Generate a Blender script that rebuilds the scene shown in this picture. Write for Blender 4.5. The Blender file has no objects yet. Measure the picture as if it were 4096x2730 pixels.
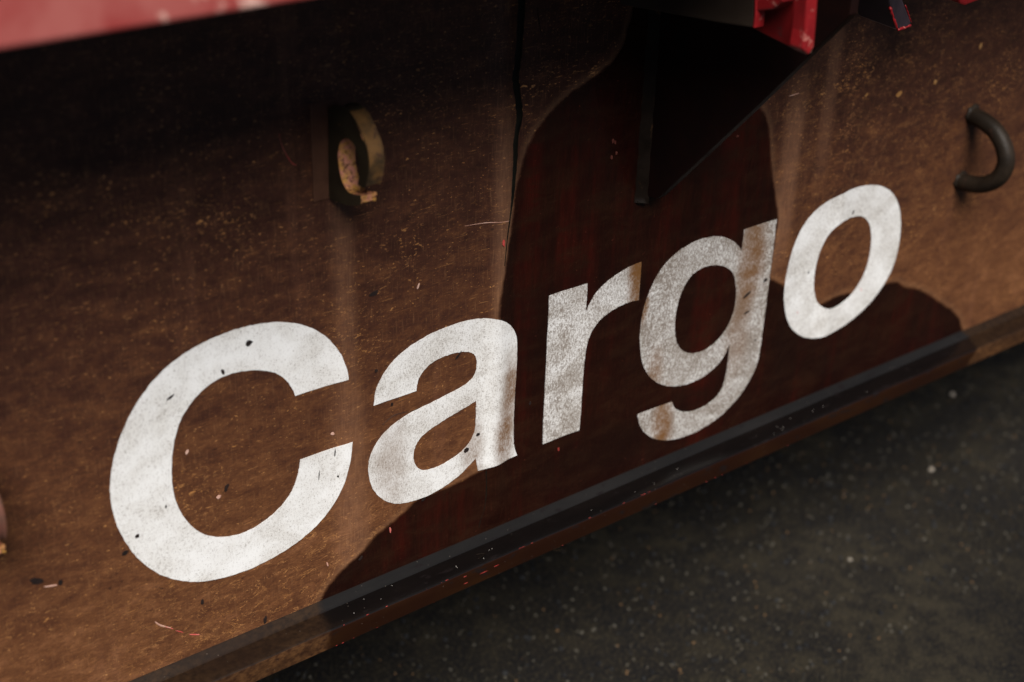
import bpy, bmesh, math, random
import numpy as np
from mathutils import Vector, Matrix
from mathutils.geometry import tessellate_polygon

random.seed(7)
scene = bpy.context.scene
COL = scene.collection

# ------------------------------------------------------------------ camera
FPX = 5956.0                      # focal length in photograph pixels (4096 wide)
CX, CY = 2048.0, 1365.0
CAM_H = 1.50                      # metres above the ground
CAM_D = 1.176                     # metres out from the wagon side
X_OFF = 1.0
hv = np.array([10670 - CX, 1550 + CY, -FPX]); hv /= np.linalg.norm(hv)     # along the wagon
uv = np.array([345.0, 11148.0, FPX]); uv -= hv * uv.dot(hv); uv /= np.linalg.norm(uv)
nv = np.cross(hv, uv)                                                       # out of the side
ROT = np.stack([hv, -nv, uv])
CAM = np.array([-X_OFF, -CAM_D, CAM_H])

cam_data = bpy.data.cameras.new('camera')
cam = bpy.data.objects.new('camera', cam_data)
COL.objects.link(cam)
scene.camera = cam
cam_data.sensor_width = 36.0
cam_data.lens = FPX / 4096 * 36.0
cam_data.clip_start = 0.05
cam_data.clip_end = 500
M4 = Matrix([[*ROT[i], CAM[i]] for i in range(3)] + [[0, 0, 0, 1]])
cam.matrix_world = M4
cam_data.dof.use_dof = True
cam_data.dof.focus_distance = 1.66
cam_data.dof.aperture_fstop = 2.9
cam_data.dof.aperture_blades = 9

# ------------------------------------------------------------------ light
SUN_EL, SUN_AZ = math.radians(50), math.radians(-26)     # azimuth measured from straight out of the side, to the right
to_sun = Vector((math.sin(SUN_AZ) * math.cos(SUN_EL), -math.cos(SUN_AZ) * math.cos(SUN_EL), math.sin(SUN_EL)))
world = bpy.data.worlds.new('World'); scene.world = world
world.use_nodes = True
wn = world.node_tree.nodes; wl = world.node_tree.links
sky = wn.new('ShaderNodeTexSky'); sky.sky_type = 'NISHITA'; sky.sun_disc = False
sky.sun_elevation = SUN_EL
sky.sun_rotation = math.atan2(to_sun.x, to_sun.y)
sky.air_density = 0.4; sky.dust_density = 0.3
bg = wn['Background']; bg.inputs['Strength'].default_value = 0.05
wl.new(sky.outputs[0], bg.inputs[0])
sd = bpy.data.lights.new('sun', 'SUN'); sd.energy = 5.0; sd.angle = math.radians(34); sd.color = (1.0, 0.95, 0.885)
sun = bpy.data.objects.new('sun', sd); COL.objects.link(sun)
sun.rotation_euler = (-to_sun).to_track_quat('-Z', 'Y').to_euler()
sun.location = (0, -4, 4)
scene.view_settings.view_transform = 'Standard'
scene.view_settings.look = 'None'
scene.view_settings.gamma = 1.0
scene.view_settings.use_curve_mapping = False
scene.view_settings.exposure = 0.27

# ------------------------------------------------------------------ measuring helpers
def ray(px, py):
    return ROT @ np.array([(px - CX) / FPX, -(py - CY) / FPX, -1.0])
def P(px, py, d=0.0):
    """the point of the wagon d metres out of the side plate that the photograph shows at px, py"""
    r = ray(px, py); t = (CAM_D - d) / r[1]
    return Vector(CAM + t * r)
def PX(px, py, x):
    """same, on the cross plane at length x"""
    r = ray(px, py); t = (x - CAM[0]) / r[0]
    return Vector(CAM + t * r)

RIDGES = [(P(1985, 1500).x, .0042, .016), (P(1372, 1150).x, .0022, .016), (P(3165, 750).x, .0030, .022),
          (P(3440, 300).x, .0020, .018), (P(2230, 1450).x, -.0015, .03), (P(700, 1500).x, .0015, .08), (P(2600, 1400).x, -.002, .05)]
def ripple(x):
    return sum(a * math.exp(-((x - c) / s) ** 2) for c, a, s in RIDGES)

# ------------------------------------------------------------------ material helpers
class NT:
    def __init__(self, name):
        self.m = bpy.data.materials.new(name); self.m.use_nodes = True
        self.t = self.m.node_tree; self.n = self.t.nodes; self.l = self.t.links
        self.b = self.n['Principled BSDF']
        self.tc = self.n.new('ShaderNodeTexCoord').outputs['Object']
    def put(self, sock, v):
        if isinstance(v, bpy.types.NodeSocket): self.l.new(v, sock)
        elif isinstance(v, (tuple, list)) and len(v) == 3 and sock.type == 'RGBA': sock.default_value = (*v, 1)
        else: sock.default_value = v
    def mp(self, scale=(1, 1, 1), rot=(0, 0, 0), loc=(0, 0, 0), src=None):
        n = self.n.new('ShaderNodeMapping'); self.l.new(src or self.tc, n.inputs[0])
        n.inputs['Scale'].default_value = scale; n.inputs['Rotation'].default_value = rot; n.inputs['Location'].default_value = loc
        return n.outputs[0]
    def noise(self, vec, scale, detail=4, rough=.55, dist=0.0):
        n = self.n.new('ShaderNodeTexNoise'); self.l.new(vec, n.inputs['Vector'])
        n.inputs['Scale'].default_value = scale; n.inputs['Detail'].default_value = detail
        n.inputs['Roughness'].default_value = rough; n.inputs['Distortion'].default_value = dist
        return n.outputs['Fac']
    def vor(self, vec, scale, feat='F1', out='Distance'):
        n = self.n.new('ShaderNodeTexVoronoi'); self.l.new(vec, n.inputs['Vector']); n.feature = feat
        n.inputs['Scale'].default_value = scale
        return n.outputs[out]
    def ramp(self, v, lo, hi, a=0.0, b=1.0):
        n = self.n.new('ShaderNodeMapRange'); n.interpolation_type = 'SMOOTHSTEP'
        self.put(n.inputs['Value'], v)
        n.inputs['From Min'].default_value = lo; n.inputs['From Max'].default_value = hi
        n.inputs['To Min'].default_value = a; n.inputs['To Max'].default_value = b
        return n.outputs[0]
    def math(self, op, a, b=0.0, c=0.0):
        n = self.n.new('ShaderNodeMath'); n.operation = op
        self.put(n.inputs[0], a); self.put(n.inputs[1], b); self.put(n.inputs[2], c)
        return n.outputs[0]
    def mul(self, a, b): return self.math('MULTIPLY', a, b)
    def mix(self, f, a, b, mode='MIX'):
        n = self.n.new('ShaderNodeMix'); n.data_type = 'RGBA'; n.blend_type = mode
        self.put(n.inputs[0], f); self.put(n.inputs[6], a); self.put(n.inputs[7], b)
        return n.outputs[2]
    def attr(self, name, typ='GEOMETRY'):
        n = self.n.new('ShaderNodeAttribute'); n.attribute_type = typ; n.attribute_name = name
        return n.outputs['Fac']
    def dist(self, p, scale=(1, 1, 1)):
        n = self.n.new('ShaderNodeVectorMath'); n.operation = 'SUBTRACT'
        self.l.new(self.tc, n.inputs[0]); n.inputs[1].default_value = p
        m = self.n.new('ShaderNodeVectorMath'); m.operation = 'MULTIPLY'
        self.l.new(n.outputs[0], m.inputs[0]); m.inputs[1].default_value = scale
        k = self.n.new('ShaderNodeVectorMath'); k.operation = 'LENGTH'; self.l.new(m.outputs[0], k.inputs[0])
        return k.outputs['Value']
    def sep(self):
        n = self.n.new('ShaderNodeSeparateXYZ'); self.l.new(self.tc, n.inputs[0]); return n.outputs
    def bump(self, h, strength=.2, dist=.001):
        n = self.n.new('ShaderNodeBump'); self.l.new(h, n.inputs['Height'])
        n.inputs['Strength'].default_value = strength; n.inputs['Distance'].default_value = dist
        self.l.new(n.outputs[0], self.b.inputs['Normal'])
    def out(self, col, rough=.5, spec=.5, metal=0.0):
        self.put(self.b.inputs['Base Color'], col); self.put(self.b.inputs['Roughness'], rough)
        self.put(self.b.inputs['Specular IOR Level'], spec); self.put(self.b.inputs['Metallic'], metal)
        return self.m

# dusty brown film over dark red paint; "clean" carries the distance into the wiped area
Z_SPLASH0, Z_SPLASH1 = CAM_H - 1.02, CAM_H - .46
def side_material():
    t = NT('dusty_wagon_paint')
    R = (0, math.radians(-16), 0)
    grain = t.noise(t.mp((170, 170, 620), (0, math.radians(-14), 0)), 1.0, 4, .7)
    vgrain = t.noise(t.mp((620, 50, 40)), 1.0, 4, .6)
    blot = t.noise(t.mp((4, 4, 8), R), 1.0, 6, .62, .6)
    mid = t.noise(t.mp((18, 18, 42), R), 1.0, 7, .68, .5)
    fine = t.noise(t.mp((60, 60, 120), R), 1.0, 6, .7, .4)
    vst = t.noise(t.mp((16, 4, 1.3)), 1.0, 4, .6)
    # splashed-up dust lies thicker on the lower half of the plate
    low = t.ramp(t.math('ADD', t.sep()[2], t.mul(t.math('SUBTRACT', blot, .5), .55)), Z_SPLASH0, Z_SPLASH1, 1, 0)
    dust = t.math('ADD', t.mul(low, .62), t.mul(t.ramp(blot, .3, .7), .30))
    dust = t.math('ADD', dust, t.mul(t.math('SUBTRACT', mid, .5), 1.25))
    dust = t.math('ADD', dust, t.mul(t.math('SUBTRACT', fine, .5), 1.0))
    n_ = t.n.new('ShaderNodeValToRGB'); t.l.new(dust, n_.inputs[0])
    cr = n_.color_ramp; cr.elements[0].position = 0.0; cr.elements[0].color = (.028, .0105, .0075, 1)
    cr.elements[1].position = 1.0; cr.elements[1].color = (.190, .079, .034, 1)
    for pos, c in ((.30, (.053, .0195, .0118, 1)), (.55, (.092, .0350, .0160, 1)), (.8, (.140, .0555, .0225, 1))):
        e_ = cr.elements.new(pos); e_.color = c
    col = n_.outputs[0]
    col = t.mix(t.mul(t.ramp(vst, .58, .78), .30), col, (.230, .100, .056))
    col = t.mix(t.ramp(grain, .36, .60, .42, 0.0), col, (.034, .014, .009))
    col = t.mix(t.ramp(vgrain, .52, .80, 0.0, .25), col, (.36, .18, .08))
    # pits and rub marks down to the old paint
    pit = t.mul(t.ramp(t.noise(t.mp((120, 120, 190), R, (1, 5, 3)), 1.0, 4, .7), .33, .38, 1, 0), t.ramp(t.noise(t.mp((12, 12, 18)), 1.0, 3), .45, .6))
    col = t.mix(t.mul(pit, .8), col, (.020, .009, .007))
    # ochre flecks, drawn out along the way the dirt was rubbed
    dens = t.ramp(t.noise(t.mp((6, 6, 9), R), 1.0, 4, .6, .3), .48, .72)
    f1 = t.noise(t.mp((110, 110, 330), (0, math.radians(-30), 0)), 1.0, 3, .6, .9)
    f2 = t.noise(t.mp((190, 190, 420), (0, math.radians(-34), 0), (3, 1, 2)), 1.0, 3, .6, .8)
    fl = t.math('MAXIMUM', t.ramp(f1, .625, .665), t.mul(t.ramp(f2, .63, .67), .9))
    fl = t.mul(fl, t.ramp(dens, 0, 1, .10, 1.0))
    f3 = t.noise(t.mp((230, 230, 480), (0, math.radians(-40), 0), (7, 3, 5)), 1.0, 2, .55, .5)
    fl = t.math('MAXIMUM', fl, t.mul(t.ramp(f3, .665, .70), t.ramp(mid, .38, .60, .15, .95)))
    sc = t.noise(t.mp((34, 34, 760), (0, math.radians(-24), 0), (1, 2, 9)), 1.0, 3, .6, .15)
    fl = t.math('MAXIMUM', fl, t.mul(t.ramp(sc, .63, .69), t.ramp(mid, .40, .60, .10, .55)))
    # thin tide lines
    tl = t.noise(t.mp((26, 26, 44), R, (5, 2, 1)), 1.0, 6, .7, 1.3)
    line = t.ramp(t.math('ABSOLUTE', t.math('SUBTRACT', tl, .5)), 0.0, .013, 1.0, 0.0)
    zone = t.math('MAXIMUM', t.ramp(t.dist(P(1150, 2400), (.8, 1, 1.6)), .08, .24, 1, 0),
                  t.mul(t.ramp(t.dist(P(3550, 450), (1, 1, 1.2)), .08, .34, 1, 0), .55))
    brk = t.ramp(t.noise(t.mp((60, 60, 90)), 1.0, 2), .45, .6)
    fl = t.math('MAXIMUM', fl, t.mul(t.mul(line, zone), brk))
    fcol = t.mix(t.noise(t.mp((30, 30, 30)), 1.0, 2), (.50, .21, .045), (.46, .24, .11))
    col = t.mix(t.mul(fl, .85), col, fcol)
    # pale run below the cleat; highlights of the plate's ridges painted as pale streaks
    for px, py, w, k in ((1372, 1180, .012, .22), (3150, 700, .017, .34), (3330, 330, .012, .20), (1400, 1950, .02, .3), (2010, 900, .012, .3)):
        p = P(px, py)
        x = t.math('ABSOLUTE', t.math('SUBTRACT', t.math('ADD', t.sep()[0], t.mul(t.math('SUBTRACT', vst, .5), .02)), p.x))
        run = t.mul(t.ramp(x, w * .3, w * 1.7, 1, 0), t.ramp(t.dist((p.x, p.y, p.z), (1, 1, 1)), .06, .17, k, 0))
        col = t.mix(t.mul(run, t.ramp(vgrain, .3, .6, .6, 1.0)), col, (.32, .16, .09))
    # soot marks
    bl = t.ramp(t.vor(t.mp((16, 16, 22)), 1.0), .0, .055, 1, 0)
    bl = t.mul(bl, t.ramp(t.noise(t.mp((9, 9, 9)), 1.0, 1), .56, .62))
    col = t.mix(t.mul(bl, .85), col, (.012, .009, .008))
    # wiped paint
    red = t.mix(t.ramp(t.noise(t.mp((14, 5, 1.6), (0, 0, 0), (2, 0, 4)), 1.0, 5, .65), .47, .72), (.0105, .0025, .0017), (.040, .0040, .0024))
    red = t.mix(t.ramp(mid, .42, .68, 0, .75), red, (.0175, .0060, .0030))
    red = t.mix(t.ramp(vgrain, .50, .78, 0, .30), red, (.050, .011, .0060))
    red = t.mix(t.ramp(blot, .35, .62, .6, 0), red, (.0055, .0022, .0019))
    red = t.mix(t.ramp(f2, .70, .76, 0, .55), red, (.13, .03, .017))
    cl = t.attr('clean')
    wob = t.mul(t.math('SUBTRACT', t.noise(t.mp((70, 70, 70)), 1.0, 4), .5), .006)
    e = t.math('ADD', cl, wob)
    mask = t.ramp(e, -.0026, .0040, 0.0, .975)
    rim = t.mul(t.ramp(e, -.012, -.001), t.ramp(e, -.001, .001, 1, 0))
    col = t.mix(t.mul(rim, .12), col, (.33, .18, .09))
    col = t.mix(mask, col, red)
    t.bump(t.math('ADD', t.mul(fine, 1.0), t.mul(fl, .8)), .16, .0006)
    rough = t.math('ADD', t.ramp(mask, 0, 1, .46, .22), t.mul(t.math('SUBTRACT', mid, .5), .2))
    return t.out(col, rough, t.ramp(mask, 0, 1, .24, .32))

def flange_material(name, front, spec=.32, tone=None):
    t = NT(name)
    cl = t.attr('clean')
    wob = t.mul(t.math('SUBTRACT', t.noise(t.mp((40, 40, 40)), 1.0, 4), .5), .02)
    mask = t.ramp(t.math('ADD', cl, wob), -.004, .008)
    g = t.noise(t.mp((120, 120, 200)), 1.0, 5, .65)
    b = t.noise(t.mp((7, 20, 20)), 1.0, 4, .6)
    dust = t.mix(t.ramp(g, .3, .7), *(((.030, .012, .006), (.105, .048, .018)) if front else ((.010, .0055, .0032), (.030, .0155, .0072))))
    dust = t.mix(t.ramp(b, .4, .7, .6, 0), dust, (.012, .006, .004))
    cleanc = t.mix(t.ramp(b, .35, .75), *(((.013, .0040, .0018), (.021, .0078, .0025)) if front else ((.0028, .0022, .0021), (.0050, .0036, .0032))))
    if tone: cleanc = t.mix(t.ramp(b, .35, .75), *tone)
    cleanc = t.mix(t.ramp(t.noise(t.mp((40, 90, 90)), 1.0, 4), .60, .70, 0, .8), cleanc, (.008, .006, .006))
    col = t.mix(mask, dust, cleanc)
    sp = t.mul(t.ramp(t.vor(t.mp((150, 150, 150)), 1.0), .0, .10, 1, 0), t.ramp(t.noise(t.mp((33, 33, 33)), 1.0, 1), .50, .60))
    col = t.mix(t.mul(sp, .35), col, (.40, .33, .27))
    t.bump(g, .12, .0005)
    return t.out(col, t.math('ADD', t.ramp(mask, 0, 1, .50, .27), t.mul(g, .08)), t.ramp(mask, 0, 1, .12, spec))

def letter_material():
    t = NT('worn_white_lettering')
    dirt = t.attr('dirt', 'OBJECT')
    g1 = t.noise(t.mp((900, 300, 260), (0, math.radians(3), 0)), 1.0, 3, .75)          # brushed upright
    g2 = t.noise(t.mp((330, 300, 950), (0, math.radians(-14), 0)), 1.0, 3, .75)        # rubbed along
    blot = t.noise(t.mp((20, 20, 26)), 1.0, 5, .62, .4)
    fine = t.mul(t.math('ADD', g1, g2), .5)
    lvl = t.math('ADD', fine, t.math('SUBTRACT', t.mul(t.math('SUBTRACT', .5, blot), -.18), t.mul(dirt, .12)))
    pit = t.ramp(lvl, .34, .48, 1, 0)
    coarse = t.noise(t.mp((560, 300, 200), (0, math.radians(6), 0), (2, 2, 2)), 1.0, 2, .7)
    pit = t.math('MAXIMUM', pit, t.mul(t.ramp(t.math('SUBTRACT', t.math('ADD', coarse, t.mul(t.math('SUBTRACT', blot, .5), .12)), t.mul(dirt, .10)), .355, .415, 1, 0), t.ramp(dirt, 0, .6, .25, .92)))
    col = t.mix(t.ramp(blot, .3, .7), (.70, .685, .655), (.83, .83, .82))
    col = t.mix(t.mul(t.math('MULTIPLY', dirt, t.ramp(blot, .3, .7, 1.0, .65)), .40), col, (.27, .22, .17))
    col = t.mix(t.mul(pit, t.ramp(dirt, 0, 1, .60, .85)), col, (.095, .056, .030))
    # brown seepage where the photograph shows it
    for px, py, r, k in ((2045, 1560, .022, .55), (2012, 1750, .020, .95), (1890, 1800, .02, .35), (2556, 1130, .024, 1.0), (2562, 1170, .020, 1.0), (2552, 1100, .018, 1.0), (3012, 1040, .030, 1.0), (2620, 1500, .018, .5),
                         (2650, 1700, .024, .75), (2950, 1330, .03, .35), (1560, 1850, .03, .25), (3000, 1010, .03, .4), (2580, 1230, .010, .6)):
        p = P(px, py)
        s = t.mul(t.ramp(t.dist(tuple(p), (1.2, 1, .42)), r * .3, r * 1.35, 1, 0), t.ramp(t.math('ADD', t.mul(blot, .5), t.mul(g1, .5)), .42, .62, 1.0, .45))
        col = t.mix(t.mul(s, min(1, k * 1.6)), col, (.155, .070, .022))
    t.bump(lvl, .25, .0004)
    return t.out(col, .48, .30)

def paint(name, col, col2, scale=30, rough=.45, spec=.5, wear=None, wlo=.62, stretch=(1, 1, 1), bump=.15):
    t = NT(name)
    a = t.noise(t.mp(stretch), scale, 5, .6, .3)
    c = t.mix(t.ramp(a, .35, .68), col, col2)
    if wear:
        b = t.noise(t.mp(stretch, (0, 0, 0), (4, 4, 4)), scale * 1.6, 4, .65, .5)
        c = t.mix(t.ramp(b, wlo, wlo + .08, 0, .9), c, wear)
    f = t.noise(t.mp(), scale * 9, 3, .6)
    t.bump(f, bump, .0008)
    return t.out(c, t.math('ADD', rough, t.mul(t.math('SUBTRACT', a, .5), .25)), spec)

M = {}
M['side'] = side_material()
M['flange'] = flange_material('flange_top_paint', False)
M['flangefront'] = flange_material('flange_front_paint', True)
M['letter'] = letter_material()
M['beam'] = paint('faded_red_paint', (.25, .026, .024), (.34, .090, .078), 11, .5, .45, (.60, .36, .30), .63)
M['red'] = paint('red_paint', (.17, .004, .005), (.11, .003, .004), 22, .42, .5, (.05, .02, .018), .63)
M['redworn'] = paint('worn_red_paint', (.23, .010, .012), (.16, .006, .008), 40, .4, .35, (.36, .12, .10), .60)
M['brown'] = paint('brown_grimy_paint', (.022, .014, .009), (.034, .023, .015), 16, .6, .35, (.33, .05, .035), .67)
M['gusset'] = paint('dark_gusset_paint', (.0090, .0030, .0024), (.0060, .0022, .0019), 30, .5, .12, (.020, .005, .003), .68)
M['weld'] = paint('dark_weld', (.0065, .0042, .003), (.011, .007, .005), 40, .55, .05, (.05, .025, .010), .62)
M['fillet'] = flange_material('fillet_sky_grey', False, .15, ((.0085, .0078, .0076), (.0125, .0113, .0108)))  # grey of the reflected sky put into the fillet's base colour
M['baseplate'] = paint('grimy_base_plate', (.060, .026, .016), (.085, .038, .022), 30, .6, .15)
M['seam'] = paint('dark_seam', (.003, .003, .002), (.008, .007, .004), 40, .7, .12)
M['hook'] = paint('dark_steel_hook', (.013, .009, .006), (.024, .016, .010), 30, .5, .18, (.13, .045, .028), .66, (1, 1, 1), .5)
M['cleat'] = paint('dark_bronze_cleat', (.022, .016, .009), (.038, .028, .015), 30, .5, .25, (.16, .085, .025), .66)
M['cleatrim'] = paint('rubbed_cleat_rim', (.046, .030, .016), (.20, .100, .032), 45, .5, .25, (.07, .035, .02), .56, (1, 1, 1), .5)
M['cleatpink'] = paint('pink_worn_cleat', (.15, .060, .042), (.10, .052, .036), 24, .5, .3, (.10, .06, .03), .62)
M['cleatworn'] = paint('worn_ochre_cleat', (.50, .26, .055), (.56, .22, .16), 120, .6, .25, (.10, .035, .02), .53, (1, 1, 1), .6)
M['lever'] = paint('dark_lever_paint', (.014, .011, .014), (.030, .020, .026), 24, .4, .35, (.12, .022, .026), .62, (1, 1, .5))
M['deck'] = paint('deck_underside', (.020, .014, .011), (.03, .02, .015), 8, .7, .3)
M['chipdark'] = paint('chip_dark', (.010, .007, .006), (.022, .012, .010), 60, .6, .3)
M['chippink'] = paint('chip_pink', (.50, .27, .20), (.60, .40, .32), 60, .6, .3)
M['chipred'] = paint('chip_red', (.46, .045, .040), (.55, .16, .13), 60, .6, .3)
M['chipochre'] = paint('chip_ochre', (.30, .14, .040), (.36, .20, .08), 60, .6, .3)
M['fleckred'] = paint('fleck_red', (.22, .014, .012), (.30, .045, .035), 60, .6, .3)
M['chipdim'] = paint('chip_dim', (.070, .016, .011), (.10, .03, .02), 60, .6, .3)
M['chipwhite'] = paint('chip_white', (.60, .54, .48), (.66, .62, .58), 60, .6, .3)

def ground_material():
    t = NT('asphalt')
    a = t.noise(t.mp(), 2.2, 5, .6)
    b = t.noise(t.mp(), 26, 5, .65)
    c = t.noise(t.mp(), 190, 4, .7)
    d = t.noise(t.mp(), 9, 6, .7)
    col = t.mix(t.ramp(a, .40, .60), (.0120, .0105, .0085), (.0330, .0280, .0195))
    col = t.mix(t.ramp(d, .36, .58, .75, 0), col, (.010, .010, .011))
    col = t.mix(t.ramp(b, .38, .60, .75, 0), col, (.008, .008, .009))
    col = t.mix(t.ramp(c, .50, .64, 0, .85), col, (.060, .048, .030))
    t.bump(t.math('ADD', t.mul(b, .6), c), .8, .006)
    return t.out(col, .85, .08)
M['ground'] = ground_material()
M['gravel'] = [paint('stone_grey', (.065, .058, .045), (.10, .09, .07), 40, .8, .08), paint('stone_ochre', (.15, .085, .04), (.20, .12, .06), 40, .8, .08),
               paint('stone_pale', (.24, .21, .17), (.36, .31, .26), 40, .8, .08), paint('stone_dark', (.012, .012, .013), (.03, .03, .03), 40, .8, .08)]

# ------------------------------------------------------------------ object helpers
def link(name, me, mat, parent=None, smooth=False):
    if isinstance(mat, (list, tuple)):
        for m in mat: me.materials.append(m)
    elif mat: me.materials.append(mat)
    o = bpy.data.objects.new(name, me); COL.objects.link(o)
    if parent: o.parent = parent
    if smooth:
        for p in me.polygons: p.use_smooth = True
    return o
def from_bm(name, bm, mat, parent=None, smooth=False):
    bmesh.ops.recalc_face_normals(bm, faces=bm.faces)
    me = bpy.data.meshes.new(name); bm.to_mesh(me); bm.free()
    return link(name, me, mat, parent, smooth)
def bevel(bm, w, seg=2, ang=35):
    es = [e for e in bm.edges if len(e.link_faces) == 2 and e.calc_face_angle(0) > math.radians(ang)]
    bmesh.ops.bevel(bm, geom=es, offset=w, segments=seg, affect='EDGES', profile=.5)
def prism(poly, vec, bw=0.0, seg=2, cuts=0, wob=0.0):
    """closed polygon of 3D points pushed along vec"""
    bm = bmesh.new()
    a = [bm.verts.new(p) for p in poly]; b = [bm.verts.new(Vector(p) + vec) for p in poly]
    n = len(poly)
    bm.faces.new(a); bm.faces.new(b[::-1])
    for i in range(n): bm.faces.new((a[i], b[i], b[(i + 1) % n], a[(i + 1) % n]))
    bmesh.ops.recalc_face_normals(bm, faces=bm.faces)
    if bw: bevel(bm, bw, seg)
    if wob:
        for v in bm.verts: v.co += Vector((random.uniform(-wob, wob) for _ in range(3)))
    return bm
def box(x0, x1, y0, y1, z0, z1, bw=.002):
    return prism([(x0, y0, z0), (x1, y0, z0), (x1, y1, z0), (x0, y1, z0)], Vector((0, 0, z1 - z0)), bw)
def spline(pts, closed=True, n=4, corners=()):
    """Catmull-Rom through pts; indices in corners stay sharp"""
    N = len(pts); out = []
    segs = N if closed else N - 1
    for i in range(segs):
        p1 = np.array(pts[i], float); p2 = np.array(pts[(i + 1) % N], float)
        i0 = (i - 1) % N if closed else max(i - 1, 0); i3 = (i + 2) % N if closed else min(i + 2, N - 1)
        m1 = (p2 - np.array(pts[i0], float)) / 2 if i not in corners else None
        m2 = (np.array(pts[i3], float) - p1) / 2 if (i + 1) % N not in corners else None
        if m1 is None and m2 is None: m1 = m2 = p2 - p1
        elif m1 is None: m1 = 1.5 * (p2 - p1) - .5 * m2
        elif m2 is None: m2 = 1.5 * (p2 - p1) - .5 * m1
        L = np.linalg.norm(p2 - p1)
        for m in (m1, m2):
            k = np.linalg.norm(m)
            if k > 1.4 * L: m *= 1.4 * L / k
        for k in range(n):
            s = k / n
            out.append((2*s**3 - 3*s**2 + 1) * p1 + (s**3 - 2*s**2 + s) * m1 + (-2*s**3 + 3*s**2) * p2 + (s**3 - s**2) * m2)
    if not closed: out.append(np.array(pts[-1], float))
    return out
def tube(path, radii, sides=16, cap=True):
    bm = bmesh.new(); rings = []
    path = [Vector(p) for p in path]
    up = None
    for i, p in enumerate(path):
        d = (path[min(i + 1, len(path) - 1)] - path[max(i - 1, 0)]).normalized()
        if up is None: up = d.orthogonal().normalized()
        up = (up - d * up.dot(d)).normalized(); s = d.cross(up)
        r = radii[i] if isinstance(radii, (list, tuple)) else radii
        rings.append([bm.verts.new(p + (up * math.cos(a) + s * math.sin(a)) * r) for a in [2 * math.pi * k / sides for k in range(sides)]])
    for a, b in zip(rings, rings[1:]):
        for k in range(sides): bm.faces.new((a[k], a[(k + 1) % sides], b[(k + 1) % sides], b[k]))
    if cap: bm.faces.new(rings[0][::-1]); bm.faces.new(rings[-1])
    return bm

# ------------------------------------------------------------------ ground
bm = bmesh.new()
bmesh.ops.create_grid(bm, x_segments=8, y_segments=8, size=60)
ground = from_bm('ground', bm, M['ground']); ground['kind'] = 'structure'

# ------------------------------------------------------------------ wagon
wagon = bpy.data.objects.new('freight_wagon', None); COL.objects.link(wagon)
wagon['label'] = 'grimy red-brown freight wagon side with worn white Cargo lettering'
wagon['category'] = 'freight wagon'

# wiped area outline, on the plate
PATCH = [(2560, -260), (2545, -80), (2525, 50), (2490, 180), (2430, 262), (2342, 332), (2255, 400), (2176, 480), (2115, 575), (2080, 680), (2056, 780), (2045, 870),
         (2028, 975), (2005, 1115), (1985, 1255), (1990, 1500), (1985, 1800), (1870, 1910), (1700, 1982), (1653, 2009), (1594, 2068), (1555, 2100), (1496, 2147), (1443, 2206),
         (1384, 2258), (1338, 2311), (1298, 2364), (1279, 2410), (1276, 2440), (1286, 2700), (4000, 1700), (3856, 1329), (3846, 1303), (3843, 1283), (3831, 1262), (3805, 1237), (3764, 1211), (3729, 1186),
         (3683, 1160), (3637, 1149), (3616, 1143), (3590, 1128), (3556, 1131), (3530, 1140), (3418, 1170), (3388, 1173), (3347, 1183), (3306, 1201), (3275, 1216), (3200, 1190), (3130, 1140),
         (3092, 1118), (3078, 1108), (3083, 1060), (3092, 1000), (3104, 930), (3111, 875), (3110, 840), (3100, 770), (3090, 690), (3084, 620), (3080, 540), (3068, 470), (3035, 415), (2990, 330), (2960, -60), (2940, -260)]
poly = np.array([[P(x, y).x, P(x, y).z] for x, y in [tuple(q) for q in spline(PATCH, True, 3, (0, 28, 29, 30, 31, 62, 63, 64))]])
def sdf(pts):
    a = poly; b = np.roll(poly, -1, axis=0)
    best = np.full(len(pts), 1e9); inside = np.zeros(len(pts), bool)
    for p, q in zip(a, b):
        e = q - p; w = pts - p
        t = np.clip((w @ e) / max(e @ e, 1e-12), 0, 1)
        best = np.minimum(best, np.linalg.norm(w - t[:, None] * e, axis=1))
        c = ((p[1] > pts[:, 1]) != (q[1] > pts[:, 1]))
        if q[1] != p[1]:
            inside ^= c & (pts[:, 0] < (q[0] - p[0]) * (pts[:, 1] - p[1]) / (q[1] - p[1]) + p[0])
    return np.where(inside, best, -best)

Z_FL = CAM_H - 1.062          # top of the bottom flange
Z_BEAM = CAM_H - .286         # underside of the red side beam
xs = np.concatenate([np.linspace(-3.0, -.8, 12)[:-1], np.arange(-.8, 1.15, .005), np.linspace(1.15, 3.4, 12)])
zs = np.concatenate([np.arange(Z_FL - .01, CAM_H - .27, .006), [CAM_H - .15]])
nx, nz = len(xs), len(zs)
rx = np.array([ripple(x) for x in xs])
fade = [min(1.0, max(0.0, (z - Z_FL - .010) / .024)) for z in zs]
verts = [(xs[i], -rx[i] * fade[j], zs[j]) for j in range(nz) for i in range(nx)]
faces = [(j*nx+i, j*nx+i+1, (j+1)*nx+i+1, (j+1)*nx+i) for j in range(nz-1) for i in range(nx-1)]
# back of the plate, a centimetre in
nb = len(verts)
verts += [(xs[0], .012, zs[0]), (xs[-1], .012, zs[0]), (xs[-1], .012, zs[-1]), (xs[0], .012, zs[-1])]
faces += [(nb+3, nb+2, nb+1, nb)]
me = bpy.data.meshes.new('side_panel'); me.from_pydata(verts, [], faces); me.update()
va = np.array(verts)
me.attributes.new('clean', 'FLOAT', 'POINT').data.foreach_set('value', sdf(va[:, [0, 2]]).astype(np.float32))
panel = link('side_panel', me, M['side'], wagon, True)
panel['label'] = 'dusty brown side plate with dark wiped patch'

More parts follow.
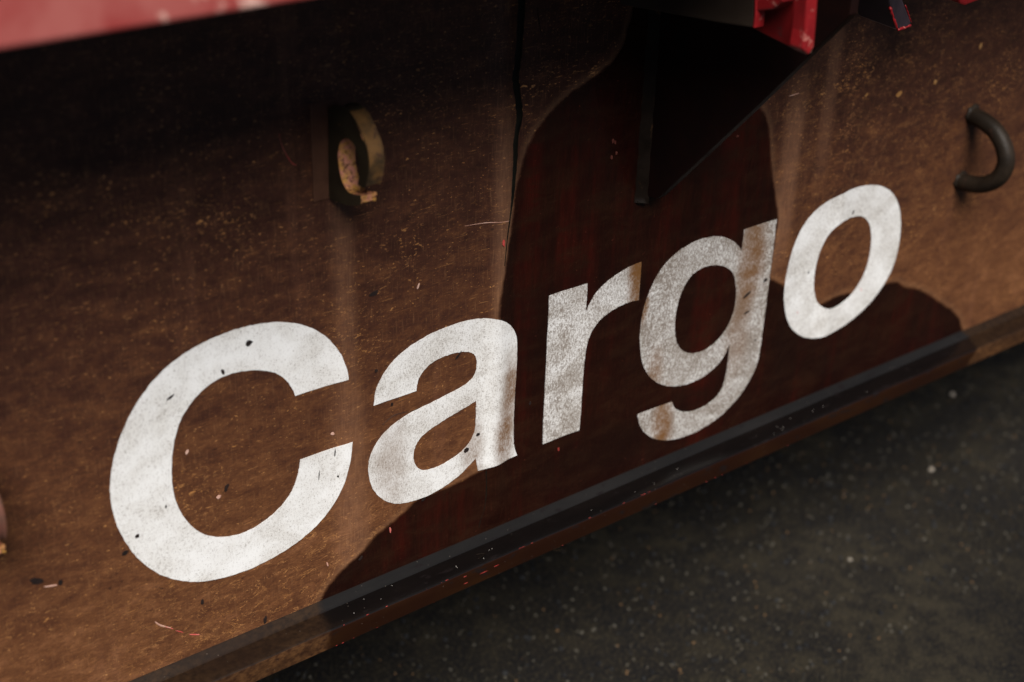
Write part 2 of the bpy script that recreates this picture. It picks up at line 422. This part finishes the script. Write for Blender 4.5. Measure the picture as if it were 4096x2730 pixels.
# ---- bottom flange, with the fillet weld that joins it
xf = np.concatenate([np.linspace(-3.0, -.8, 6)[:-1], np.arange(-.8, 1.15, .01), np.linspace(1.15, 3.4, 6)])
FD, FT = .041, .026
def interp(tab, d): return np.interp(d, [a for a, _ in tab], [b for _, b in tab])
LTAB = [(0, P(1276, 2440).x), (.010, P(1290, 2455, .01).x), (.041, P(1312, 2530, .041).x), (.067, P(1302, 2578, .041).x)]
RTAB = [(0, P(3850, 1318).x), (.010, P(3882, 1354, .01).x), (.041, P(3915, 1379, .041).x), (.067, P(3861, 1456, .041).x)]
def extrude_profile(name, prof, mat, parent, smooth=False):
    vs, fs, cl = [], [], []; n = len(prof)
    s = 0.0; run = []
    for k, (d, z) in enumerate(prof):
        if k: s += math.dist(prof[k], prof[k-1])
        run.append(min(d, .041) + (max(0, Z_FL - .003 - z) if d > .03 else 0))
    for x in xf:
        w = .0004 * math.sin(x * 21) + .0003 * math.sin(x * 57 + 1)
        if name == 'weld_fillet': w *= .4
        for k, (d, z) in enumerate(prof):
            vs.append((x, -d - (w if d > 0 else 0), z + (w if z < Z_FL - .02 else 0)))
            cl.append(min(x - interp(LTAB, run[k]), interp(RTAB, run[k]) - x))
    for i in range(len(xf) - 1):
        for k in range(n):
            a, b = i*n + k, i*n + (k+1) % n
            fs.append((a, b, b + n, a + n))
    fs.append(tuple(range(n))[::-1]); fs.append(tuple(range((len(xf)-1)*n, len(xf)*n)))
    me = bpy.data.meshes.new(name); me.from_pydata(vs, [], fs); me.update()
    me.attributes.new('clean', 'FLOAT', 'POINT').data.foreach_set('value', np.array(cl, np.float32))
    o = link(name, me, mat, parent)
    if smooth:
        for p in me.polygons: p.use_smooth = True
        me.set_sharp_from_angle(angle=math.radians(40))
    return o
fl_prof = [(-.060, Z_FL - FT), (-.060, Z_FL)]
fl_prof += [(.0, Z_FL), (.01, Z_FL), (.02, Z_FL), (.03, Z_FL), (FD - .0025, Z_FL), (FD - .0012, Z_FL - .0004), (FD - .0004, Z_FL - .0012), (FD, Z_FL - .0025),
            (FD, Z_FL - .012), (FD, Z_FL - FT + .0015), (FD - .0015, Z_FL - FT)]
flange = extrude_profile('bottom_flange', fl_prof, [M['flange'], M['flangefront']], wagon, True)
for p in flange.data.polygons:
    if p.normal.y < -.75: p.material_index = 1
W_ = .0098
weld_prof = [(-.008, Z_FL - .004), (-.004, Z_FL + W_ + .001), (.0006, Z_FL + W_ - .0004), (W_ * .33, Z_FL + W_ * .62), (W_ * .66, Z_FL + W_ * .30), (W_ - .0004, Z_FL + .0006), (W_ + .001, Z_FL - .004)]
fillet = extrude_profile('weld_fillet', weld_prof, M['fillet'], flange, True)

# ---- lettering
def pxl(zoom, pts):
    x0, y0, s = zoom
    return [(x0 + a * s, y0 + b * s) for a, b in pts]
ZC, ZA, ZG, ZO = (400, 1200, .7653), (1400, 1100, .638), (2100, 800, .6695), (3000, 650, .5102)
C_out = [(1293,412),(1284,360),(1262,300),(1225,240),(1172,187),(1110,150),(1040,126),(960,116),(880,119),(800,131),(720,150),(640,177),(560,210),(480,252),(400,303),(330,362),(265,430),(208,508),(158,592),(117,680),(86,768),(65,850),(53,930),(50,1000),(57,1072),(76,1147),(106,1220),(145,1285),(190,1341),(245,1391),(310,1431),(380,1455),(450,1467),(520,1468),(600,1457),(680,1438),(760,1412),(840,1378),(920,1336),(1000,1286),(1070,1235),(1130,1180),(1188,1112),(1235,1038),(1270,958),(1294,872),(1307,800),(1314,738),
         (1046,835),(1038,890),(1021,953),(995,1010),(955,1066),(902,1120),(842,1165),(778,1202),(710,1226),(640,1236),(580,1232),(522,1212),(470,1175),(427,1122),(397,1060),(378,990),(370,920),(370,850),(376,780),(389,710),(410,640),(440,580),(480,524),(531,470),(588,426),(650,395),(720,375),(790,367),(850,368),(905,379),(950,401),(985,435),(1006,468),(1018,501)]
C_corner = (0, 47, 48, len(C_out) - 1)
a_out = [(148,819),(157,742),(179,680),(215,613),(265,545),(330,484),(400,430),(480,384),(560,346),(640,315),(720,290),(800,275),(870,270),(930,276),(980,298),(1015,330),(1037,370),(1046,425),(1045,520),(1040,620),(1033,720),(1027,830),(1023,940),(1023,1040),(1030,1085),(1046,1130),
         (800,1228),(786,1150),(740,1200),(690,1250),(630,1298),(560,1345),(480,1386),(400,1415),(330,1431),(270,1432),(215,1413),(167,1376),(135,1325),(118,1265),(114,1200),(125,1140),(151,1080),(190,1020),(240,965),(300,915),(370,870),(440,834),(520,795),(600,755),(680,712),(740,674),(774,636),(790,590),(794,545),(785,510),(760,488),(720,482),(670,487),(610,503),(550,528),(500,560),(460,600),(435,640),(421,680),(414,728)]
a_corner = (0, 25, 26, 27, len(a_out) - 1)
a_in = [(788,788),(740,820),(680,855),(620,890),(560,929),(500,969),(450,1011),(420,1050),(402,1095),(396,1140),(404,1182),(426,1211),(462,1224),(510,1216),(560,1196),(620,1164),(672,1129),(720,1085),(760,1030),(782,970),(788,890)]
r_out = [(147,575),(373,500),(368,590),(362,676),(386,620),(420,562),(464,513),(520,466),(580,427),(640,396),(699,374),(693,480),(682,602),(620,615),(560,639),(500,675),(450,716),(410,766),(381,826),(363,900),(352,1000),(343,1100),(335,1230),(325,1375),(107,1463),(118,1200),(130,950),(140,750)]
r_corner = (0, 1, 3, 10, 12, 23, 24)
g_out = [(1308,178),(1498,115),(1473,330),(1447,540),(1423,720),(1402,880),(1383,975),(1350,1058),(1300,1141),(1240,1217),(1170,1287),(1090,1346),(1010,1390),(930,1421),(860,1436),(800,1436),(750,1418),(712,1386),(689,1345),(676,1287),
         (880,1208),(890,1236),(915,1259),(955,1268),(1000,1262),(1050,1243),(1100,1214),(1148,1170),(1180,1115),(1198,1050),(1210,970),(1222,850),(1195,920),(1160,972),(1110,1022),(1050,1065),(980,1097),(910,1113),(850,1113),(790,1091),(742,1051),(711,992),(695,920),(690,840),(695,760),(710,672),(735,590),(768,510),(811,432),(862,365),(922,309),(990,263),(1060,232),(1130,219),(1190,223),(1240,245),(1275,278),(1293,310)]
g_corner = (0, 1, 19, 20, 31, len(g_out) - 1)
g_in = [(1150,391),(1190,398),(1225,420),(1248,456),(1258,510),(1260,570),(1252,640),(1235,700),(1208,760),(1170,815),(1122,864),(1070,899),(1012,917),(960,911),(925,884),(904,840),(897,780),(900,710),(911,640),(931,570),(961,501),(1001,446),(1050,411),(1100,394)]
o_out = [(980,178),(1040,190),(1090,219),(1130,261),(1156,314),(1173,385),(1180,470),(1176,560),(1163,652),(1141,748),(1110,838),(1068,922),(1012,1010),(950,1088),(880,1161),(800,1231),(700,1301),(600,1350),(530,1372),(470,1378),(410,1366),(353,1332),(311,1284),(280,1218),(262,1148),(254,1070),(258,980),(272,880),(296,778),(332,668),(381,560),(441,463),(511,382),(591,318),(680,265),(780,216),(870,188),(930,179)]
o_in = [(860,422),(900,437),(930,476),(945,530),(949,600),(942,690),(924,782),(894,872),(850,958),(795,1033),(732,1093),(670,1130),(610,1146),(560,1131),(525,1096),(506,1042),(499,980),(502,900),(515,810),(540,718),(576,630),(622,552),(680,491),(740,451),(800,429)]
THICK = .0006
def letter(label, zoom, outer, oc, holes, dirt, loose=.0):
    loops = []
    rnd = random.Random(label)
    for pts, cor in [(outer, oc)] + holes:
        L = spline(pxl(zoom, pts), True, 4, cor)
        loops.append([Vector((P(x, y).x + rnd.gauss(0, .00018), P(x, y).z + rnd.gauss(0, .00018), 0)) for x, y in L])
    tris = tessellate_polygon(loops)
    flat = [v for l in loops for v in l]
    bm = bmesh.new()
    vs = [bm.verts.new((v.x, 0, v.y)) for v in flat]
    for t in tris:
        try: bm.faces.new([vs[i] for i in t])
        except ValueError: pass
    x0 = min(v.x for v in flat); x1 = max(v.x for v in flat)
    x = x0 + .004
    while x < x1:
        bmesh.ops.bisect_plane(bm, geom=bm.verts[:] + bm.edges[:] + bm.faces[:], plane_co=(x, 0, 0), plane_no=(1, 0, 0), dist=1e-6)
        x += .006
    for v in bm.verts: v.co.y = -ripple(v.co.x) - THICK
    for f in bm.faces:
        f.normal_update()
        if f.normal.y > 0: f.normal_flip()
        f.smooth = True
    for e in [e for e in bm.edges if len(e.link_faces) == 1]:      # the paint's own edge
        a, b = [bm.verts.new(v.co) for v in e.verts]
        c, d = [bm.verts.new(v.co + Vector((0, THICK + .0003, 0))) for v in e.verts]
        bm.faces.new((a, b, d, c))
    me = bpy.data.meshes.new('letter'); bm.to_mesh(me); bm.free()
    o = link('letter', me, M['letter'], panel)
    o['label'] = label; o['dirt'] = dirt
    return o
letter('white capital letter C', ZC, C_out, C_corner, [], .05)
letter('white letter a with brown seepage', ZA, a_out, a_corner, [(a_in, (0,))], .20)
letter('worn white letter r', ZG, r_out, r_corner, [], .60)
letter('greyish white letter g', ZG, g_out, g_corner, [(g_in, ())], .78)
letter('white letter o', ZO, o_out, (), [(o_in, ())], .22)

# ---- the seam between two plates: a raised dark bead
def bead(name, pts, widths, h, mat, parent, sides=7):
    L = [np.array(q) for q in spline([(a, b) for a, b in pts], False, 5)]
    Wd = np.interp(np.linspace(0, 1, len(L)), np.linspace(0, 1, len(widths)), widths)
    bm = bmesh.new(); rows = []
    for q, w in zip(L, Wd):
        p = P(*q); w = w * random.uniform(.85, 1.15)
        row = []
        for k in range(sides):
            a = math.pi * k / (sides - 1)
            x = p.x - w * math.cos(a)
            row.append(bm.verts.new((x, -ripple(x) + .0008 - (h * w / max(widths) + .0008) * math.sin(a) , p.z)))
        rows.append(row)
    for r, s in zip(rows, rows[1:]):
        for k in range(sides - 1): bm.faces.new((r[k], r[k+1], s[k+1], s[k]))
    return from_bm(name, bm, mat, parent, True)
bead('plate_seam', [(2095, -250), (2085, 0), (2076, 150), (2066, 260), (2057, 310), (2070, 400), (2076, 470), (2060, 560), (2058, 640), (2052, 720), (2046, 790), (2038, 850), (2024, 940), (2010, 1060)],
     [.0064, .0062, .0054, .0058, .0048, .0038, .0028, .0016, .0010], .0016, M['seam'], panel)
bead('hairline_crack', [(1940, 1880), (1941, 1950), (1936, 2020), (1922, 2075), (1915, 2110)], [.0010, .0009, .0006, .0004], .0003, M['seam'], panel, 5)
bead('hairline_crack', [(2150, 30), (2155, 80), (2165, 130)], [.0006, .0009, .0007], .0003, M['seam'], panel, 5)

# ---- chips and scratches
def chip(px, py, rx_, rz, ang, mat, name='paint_chip', off=.0002, n=9):
    p = P(px, py); bm = bmesh.new(); top, bot = [], []
    ca, sa = math.cos(math.radians(ang)), math.sin(math.radians(ang))
    for k in range(n):
        a = 2 * math.pi * k / n; q = random.uniform(.7, 1.15)
        u, w = math.cos(a) * rx_ * q, math.sin(a) * rz * q
        x, z = p.x + u * ca - w * sa, p.z + u * sa + w * ca
        y = -ripple(x)
        top.append(bm.verts.new((x, y - THICK - off, z))); bot.append(bm.verts.new((x, y + .0004, z)))
    bm.faces.new(top)
    for k in range(n): bm.faces.new((top[k], top[(k+1) % n], bot[(k+1) % n], bot[k]))
    return from_bm(name, bm, M[mat], panel)
for a in [(993,1371,.0042,.0042,0,'chipdark'), (889,1486,.0020,.0036,15,'chipdark'), (677,1588,.0050,.0014,25,'chipdark'), (660,2024,.0012,.0028,-10,'chipdark'), (546,2143,.0028,.0026,0,'chipdark'),
          (497,2211,.0042,.0026,15,'chipdark'), (903,1948,.0024,.0046,-28,'chipdark'), (872,1985,.0027,.0022,20,'chippink'), (744,1807,.0013,.0028,-30,'chippink'), (1329,1733,.0022,.0018,0,'chippink'),
          (1337,1808,.0008,.0052,-6,'chipdark'), (1275,1900,.0006,.0058,-6,'chipdark'), (1349,1904,.0012,.0014,0,'chipdark'), (148,2323,.0080,.0034,-18,'chipdark'), (205,2343,.0070,.0008,-14,'chippink'), (240,2330,.0024,.0036,0,'chipdark'),
          (1495,1174,.0060,.0026,10,'chipdark'), (1504,1483,.0024,.0022,0,'chipdark'), (1567,1618,.0014,.0028,-8,'chipdark'), (1826,1430,.0008,.0030,-35,'chipdark'), (1836,1418,.0006,.0055,-38,'chipdark'),
          (1864,1802,.0048,.0034,10,'chipdark'), (1910,1738,.0032,.0022,5,'chipdark'), (2120,1614,.0012,.0024,-8,'chipdark'), (1694,1998,.0034,.0014,30,'chipdark'), (1441,2230,.0034,.0016,30,'chipdark'),
          (2988,1178,.0085,.0026,22,'chipdark'), (3058,1121,.0040,.0028,20,'chipdark'), (2985,1250,.0060,.0016,8,'chipdark'), (3232,1090,.0016,.0030,-20,'chipdark'), (3410,700+150,.0018,.0040,-35,'chipdark'),
          (2005,968,.0018,.0044,4,'chipred'), (2236,1799,.0010,.0028,0,'fleckred'), (1560,2120,.0012,.0046,5,'chipred'), (1309,2258,.0010,.0030,12,'chippink'), (3443,1160,.0008,.0024,10,'chipred'), (3189,1251,.0007,.0022,5,'chipred'),
          (1673,1143,.0010,.0040,-25,'chippink'), (3463,380,.0034,.0012,25,'chipochre'), (3595,378,.0060,.0034,25,'chipochre'), (3740,330,.0030,.0040,0,'chipochre'), (3922,185,.0034,.0046,0,'chipochre'),
          (2451,565,.0018,.0030,0,'chipdim'), (2460,570,.0016,.0026,0,'chipdim'), (2465,613,.0016,.0024,0,'chipdim'), (2446,630,.0018,.0030,0,'chipdim'), (2950,545,.0022,.0014,20,'chipdim'),
          (3020,1360,.0012,.0020,0,'chipdark'), (1540,2420,.0006,.0006,0,'chipwhite'), (806,2405,.0022,.0036,-15,'chipdark'), (1060,2478,.0020,.0048,-8,'chipdark')]:
    chip(*a)
def scratch(pts, w, mat):
    L = spline(pts, False, 4); bm = bmesh.new(); rows = []
    for i, q in enumerate(L):
        p = P(*q); k = w * (.35 + .65 * math.sin(math.pi * (i + .4) / len(L))) * random.uniform(.7, 1.2)
        y = -ripple(p.x)
        rows.append([bm.verts.new((p.x, y + .0002, p.z + k)), bm.verts.new((p.x, y - .0004, p.z)), bm.verts.new((p.x, y + .0002, p.z - k))])
    for a, b in zip(rows, rows[1:]):
        for k in range(2): bm.faces.new((a[k], a[k+1], b[k+1], b[k]))
    from_bm('scratch', bm, M[mat], panel)
scratch([(618, 2486), (640, 2500), (680, 2510)], .0020, 'chippink')
scratch([(655, 2504), (690, 2514)], .0014, 'chipred')
scratch([(700, 2520), (730, 2528)], .0009, 'chipred')
scratch([(755, 2536), (795, 2537)], .0012, 'chipred')
scratch([(1115, 532), (1130, 590), (1165, 650), (1185, 662)], .0010, 'chipred')
scratch([(3155, 385), (3190, 372)], .0009, 'chippink')
scratch([(1860, 905), (1950, 890), (2030, 882)], .0006, 'chippink')
scratch([(1530, 1700), (1580, 1660), (1650, 1645), (1680, 1630)], .0006, 'chipdark')
scratch([(2780, 950), (2783, 1010), (2778, 1060)], .0010, 'chipdark')
scratch([(1180, 1405), (1260, 1380)], .0006, 'chipdark')

# ---- flakes of red along the flange edges
def flange_fleck(x, kind, w):
    if kind == 0: y, z = -FD + .0006, Z_FL - .0008
    elif kind == 1: y, z = -FD, Z_FL - random.uniform(.006, .021)
    elif kind == 2: y, z = -FD, Z_FL - FT + .0016
    else: y, z = -random.uniform(.012, FD - .006), Z_FL
    bm = bmesh.new()
    bmesh.ops.create_icosphere(bm, subdivisions=1, radius=1)
    h = random.uniform(.0002, .0005)
    for v in bm.verts:
        v.co = Vector((v.co.x * w * random.uniform(.7, 1.2) + x, v.co.y * h + y, v.co.z * h + z))
    from_bm('paint_fleck', bm, M['fleckred'] if kind != 3 else M['chipwhite'], flange)
for _ in range(20): flange_fleck(random.uniform(P(1000, 2690, .04).x, P(2600, 2000, .04).x), 0, random.uniform(.0008, .003))
for _ in range(14): flange_fleck(random.uniform(P(1000, 2690, .04).x, P(3300, 1700, .04).x), 2, random.uniform(.0006, .002))
for px, w in ((1935, .006), (1985, .004), (1865, .004), (1860, .0025), (1680, .002), (2330, .0015)): flange_fleck(P(px, 2290, .041).x, 1, w)
for _ in range(22): flange_fleck(random.uniform(P(1300, 2450, .02).x, P(3500, 1450, .02).x), 3, random.uniform(.0003, .0006))
curl = [P(1905, 2196, .022), P(1925, 2205, .024), P(1938, 2220, .026), P(1930, 2232, .028), P(1912, 2242, .030)]
for c in curl: c.z = Z_FL + .0008
from_bm('wire_scrap', tube([Vector(q) for q in spline([tuple(c) for c in curl], False, 4)], .0006, 6), M['weld'], flange, True)

# ---- red side beam that overhangs the plate
def side_beam():
    prof = [(.012, Z_BEAM + .012), (.258, Z_BEAM + .012), (.258, Z_BEAM), (.270, Z_BEAM), (.270, Z_BEAM + .20), (-.10, Z_BEAM + .20), (-.10, Z_BEAM + .1)]
    bm = prism([(-3.0, -d, z) for d, z in prof], Vector((6.4, 0, 0)), .0025)
    o = from_bm('side_beam', bm, M['beam'], wagon); o['label'] = 'faded red beam overhanging the side plate'
side_beam()
deck = from_bm('deck', box(-3.0, 3.4, .013, 2.7, CAM_H - .20, CAM_H - .145), M['deck'], wagon)
from_bm('rear_sill', box(-3.0, 3.4, 2.55, 2.58, Z_FL - .03, CAM_H - .21), M['deck'], wagon)

# ---- stake bracket: gusset, two cheek plates, front plate
XG = P(2612, 200).x
bracket = bpy.data.objects.new('stake_bracket', None); COL.objects.link(bracket); bracket.parent = wagon
bracket['label'] = 'bracket with black triangular gusset and bright red outer plates'
def yz(px, py, x): q = PX(px, py, x); return (x, q.y, q.z)
gp = [(XG, -.001, Z_BEAM + .01), yz(2578, 775, XG), yz(2598, 790, XG), yz(2625, 797, XG), yz(2640, 788, XG), yz(3035, 418, XG), yz(3400, 62, XG), (XG, -.268, CAM_H - .37), (XG, -.268, Z_BEAM + .01)]
gp[0] = (XG, .002, Z_BEAM + .01); gp[1] = (XG, .002, gp[1][2])
from_bm('gusset', prism(gp, Vector((.011, 0, 0)), .0012), M['gusset'], bracket)
# weld down the gusset's near side
bm = bmesh.new(); rows = []
zt, zb = Z_BEAM, yz(2578, 790, XG)[2] - .006
for k in range(46):
    z = zt + (zb - zt) * k / 45
    w = .0115 * random.uniform(.9, 1.08)
    yb = -ripple(XG - w)
    rows.append([bm.verts.new(q) for q in ((XG - w, yb + .001, z), (XG - w * .7, yb - w * .22, z), (XG - w * .25, yb - w * .60, z), (XG + .001, yb - w * .95, z))])
for a, b in zip(rows, rows[1:]):
    for k in range(3): bm.faces.new((a[k], a[k+1], b[k+1], b[k]))
bm.faces.new(rows[-1])
from_bm('weld_bead', bm, M['weld'], bracket, True)
bm = bmesh.new(); bmesh.ops.create_uvsphere(bm, u_segments=12, v_segments=8, radius=1)
pw = P(2566, 800)
for v in bm.verts: v.co = Vector((v.co.x * .009 + pw.x, v.co.y * .004 + pw.y, v.co.z * .006 + pw.z))
from_bm('weld_bead', bm, M['weld'], bracket, True)

XB = 1.05 - X_OFF
bp = [yz(2480, 20, XB), yz(2700, 60, XB), yz(2850, 88, XB), yz(3012, 113, XB), yz(3016, 0, XB), yz(3016, -130, XB), yz(2480, -260, XB)]
bp = [(XB, y, min(z, Z_BEAM + .006) if i > 3 else z) for i, (_, y, z) in enumerate(bp)]
from_bm('cheek_plate', prism(bp, Vector((.012, 0, 0)), .0016), M['brown'], bracket)
XR = XB + .022
rp = [yz(2960, 90, XR), yz(3170, 196, XR), yz(3184, 200, XR), yz(3196, 100, XR), yz(3204, -120, XR), yz(2970, -120, XR)]
from_bm('outer_plate', prism([(XR, y, z) for _, y, z in rp], Vector((.010, 0, 0)), .0014), M['red'], bracket)
sp_ = [yz(3150, 190, XR + .012), yz(3222, 222, XR + .012), yz(3232, 100, XR + .012), yz(3240, -120, XR + .012), yz(3160, -120, XR + .012)]
from_bm('shade_strip', prism([(XR + .012, y, z) for _, y, z in sp_], Vector((.010, 0, 0)), .0014), M['brown'], bracket)  # strip of shade beside the front plate, built as a dark plate
fp = [P(3228, 20, .286), P(3222, 130, .286), P(3210, 200, .286), P(3236, 222, .286), P(3258, 190, .286), P(3266, 100, .286), P(3273, -10, .286), P(3280, -110, .286), P(3232, -110, .286)]
from_bm('front_plate', prism(fp, Vector((0, .018, 0)), .002), M['redworn'], bracket)
lp = [yz(3018, 48, XB), yz(3085, 40, XB), yz(3130, 10, XB), yz(3125, -25, XB), yz(3018, 0, XB)]
from_bm('lip', prism([(XB + .001, y, z) for _, y, z in lp], Vector((.020, 0, 0)), .002), M['redworn'], bracket)
ep = [yz(3010, 112, XB - .001), yz(3016, 60, XB - .001), yz(3018, -60, XB - .001), yz(3024, -60, XB - .001), yz(3023, 60, XB - .001), yz(3018, 114, XB - .001)]
from_bm('worn_edge', prism(ep, Vector((.013, 0, 0)), .0006), M['redworn'], bracket)

# ---- hanging lever and stub beside the bracket
def lever(name, quad, d, back, mat, label=None):
    bm = prism([P(x, y, d) for x, y in quad], Vector((-.004, back, .004)), .0025)
    o = from_bm(name, bm, mat, wagon)
    if label: o['label'] = label
lever('hanging_lever', [(3545, -150), (3556, 0), (3584, 116), (3596, 124), (3640, 108), (3648, 92), (3612, 0), (3596, -150)], .175, .052, M['lever'], 'dark lever end with red worn edges')
def edge_strip(a, b, d, w):
    p, q = P(*a, d), P(*b, d)
    L = [p + (q - p) * (k / 10) + Vector((random.uniform(-.0006, .0006), 0, random.uniform(-.0006, .0006))) for k in range(11)]
    from_bm('worn_edge', tube(L, [w * random.uniform(.6, 1.25) for _ in L], 6), M['redworn'], bpy.data.objects['hanging_lever'], True)
edge_strip((3560, 30), (3588, 116), .1745, .0016)
edge_strip((3590, 121), (3642, 104), .1745, .0018)
edge_strip((3646, 92), (3620, 20), .1745, .0008)
lever('hanging_stub', [(3846, -140), (3838, -20), (3842, 18), (3862, 24), (3930, -2), (3935, -140)], .14, .03, M['redworn'], 'red stub hanging at the top')

# ---- open cleats
XK = .695 - X_OFF
cl_px = [(1318, 440), (1350, 430), (1385, 440), (1420, 487), (1447, 545), (1466, 600), (1473, 660), (1467, 715), (1456, 748),
         (1434, 738), (1441, 690), (1436, 630), (1420, 580), (1392, 550), (1362, 560), (1348, 610), (1354, 680), (1368, 735), (1396, 776), (1442, 788), (1440, 815), (1390, 816), (1345, 800), (1318, 790)]
cl_cor = (0, 8, 9, 19, 20, 23)
def make_cleat():
    root = bpy.data.objects.new('lashing_cleat', None); COL.objects.link(root); root.parent = wagon
    q = PX(1390, 600, XK)
    base = Vector((XK, 0, q.z)); root.location = base
    pts = spline([(PX(x, y, XK).y, PX(x, y, XK).z) for x, y in cl_px], True, 4, cl_cor)
    pts = [(min(y, .003), z) for y, z in pts]
    n = len(pts); bm = bmesh.new()
    T = .017
    rows = []
    for dx, ins in ((0, .0016), (.0016, 0), (T - .0016, 0), (T, .0016)):
        row = []
        for i in range(n):
            a, b = np.array(pts[i - 1]), np.array(pts[(i + 1) % n]); e = (b - a) / (np.linalg.norm(b - a) + 1e-9)
            nrm = np.array([e[1], -e[0]]) * -1
            y, z = np.array(pts[i]) - nrm * ins * CL_SIGN
            q = i / 4
            if 12.5 < q < 19.5: y -= .004 * max(0, dx / T) * min(1, (q - 12.5) / 1.5, (19.5 - q) / 1.5)
            row.append(bm.verts.new(Vector((XK + dx, y, z)) - base))
        rows.append(row)
    for row in (rows[0], rows[-1]):
        for tri in tessellate_polygon([[Vector((v.co.y, v.co.z, 0)) for v in row]]):
            try: bm.faces.new([row[k] for k in tri])
            except ValueError: pass
    lo, hi = 9 * 4 - 2, 20 * 4 + 1
    for r, (a, b) in enumerate(zip(rows, rows[1:])):
        for i in range(n):
            f = bm.faces.new((a[i], b[i], b[(i + 1) % n], a[(i + 1) % n]))
            f.material_index = 1 if lo <= i < hi else (2 if 8 < i < lo else 0); f.smooth = True
    hpo = from_bm('hook_plate', bm, [M['cleat'], M['cleatworn'], M['cleatrim']], root, True)
    hpo.data.set_sharp_from_angle(angle=math.radians(38))
    L = [Vector((XK + .0006 + random.uniform(-.0003, .0003), pts[k][0] + .0004, pts[k][1])) - base for k in range(13, 19)]
    from_bm('worn_edge', tube(L, [.0004] + [.0010 * random.uniform(.8, 1.1) for _ in L[2:]] + [.0003], 6), M['cleatworn'], root, True)
    zt, zb = max(q[1] for q in pts) - .002, min(q[1] for q in pts) - .002
    bm = box(XK - .017, XK + T + .014, -.0022, .001, zb, zt, .0008)
    for v in bm.verts: v.co -= base
    from_bm('base_plate', bm, M['baseplate'], root)
    return root
CL_SIGN = 1
cleat = make_cleat(); cleat['label'] = 'open bronze-brown lashing cleat with worn ochre inside'
def copy_tree(o, parent):
    c = o.copy(); COL.objects.link(c); c.parent = parent
    for ch in list(o.children):
        k = ch.copy(); COL.objects.link(k); k.parent = c
    return c
c2 = copy_tree(cleat, wagon); c2['label'] = 'pinkish worn lashing cleat cut by the left edge of the photo'
far = P(26, 2080, .079); ref = PX(1472, 655, XK)
hp2 = [c for c in c2.children if c.name.startswith('hook_plate')][0]
hp2.data = hp2.data.copy(); hp2.data.materials[2] = M['cleatpink']; hp2.data.materials[0] = M['cleatrim']
c2.location = cleat.location + Vector((far.x - .017 - ref.x, 0, far.z - ref.z))

# ---- round bar rope hook
XH = P(3860, 600).x
hp = [(3862, 452), (3890, 464), (3935, 486), (3985, 530), (4016, 590), (4024, 650), (4003, 702), (3960, 732), (3905, 740), (3850, 728), (3806, 712)]
path = []
for x, y in hp:
    q = PX(x, y, P(3885, 465).x + .0)
    path.append((q.x, q.y, q.z))
path[0] = (path[0][0], .004, path[0][2] + .001); path[-1] = (path[-1][0], .004, path[-1][2])
pp = [Vector(q) for q in spline(path, False, 6)]
hook = from_bm('rope_hook', tube(pp, .0122, 18), M['hook'], wagon, True)
hook['label'] = 'dark round bar rope hook bent into a bow'
for e in (path[0], path[-1]):
    bm = bmesh.new(); bmesh.ops.create_uvsphere(bm, u_segments=16, v_segments=8, radius=1)
    for v in bm.verts:
        k = 1 + .12 * math.sin(v.co.x * 5 + v.co.z * 7)
        v.co = Vector((v.co.x * .0145 * k + e[0], v.co.y * .006 - .001, v.co.z * .0145 * k + e[2]))
    from_bm('weld_bead', bm, M['hook'], hook, True)

# ------------------------------------------------------------------ loose stones on the asphalt
def gravel():
    base = bmesh.new(); bmesh.ops.create_icosphere(base, subdivisions=1, radius=1)
    tv = np.array([v.co for v in base.verts]); tf = [[v.index for v in f.verts] for f in base.faces]; base.free()
    rng = np.random.default_rng(3); vs, fs, mi = [], [], []
    n = 9000
    for i in range(n):
        x, y = rng.uniform(-.7, 2.2), rng.uniform(-.1, 1.3)
        k = rng.random()
        if i < 10: r, m = rng.uniform(.003, .0055), 2
        elif k < .50: r, m = rng.uniform(.0010, .0030), 0
        elif k < .62: r, m = rng.uniform(.0008, .0022), 1
        elif k < .645: r, m = rng.uniform(.0005, .0010), 2
        else: r, m = rng.uniform(.0015, .005), 3
        v = tv * (r * rng.uniform(.7, 1.3, 3)) * (1 + rng.normal(0, .12, (len(tv), 1))) + [x, y, r * .25]
        o = len(vs) * 0 + i * len(tv)
        vs.append(v); fs += [[a + o for a in f] for f in tf]; mi += [m] * len(tf)
    me = bpy.data.meshes.new('gravel'); me.from_pydata(np.concatenate(vs).tolist(), [], fs); me.update()
    o = link('gravel', me, M['gravel'])
    me.polygons.foreach_set('material_index', mi)
    o['kind'] = 'stuff'; o['label'] = 'small loose stones scattered on the dark asphalt'; o['category'] = 'gravel'
gravel()
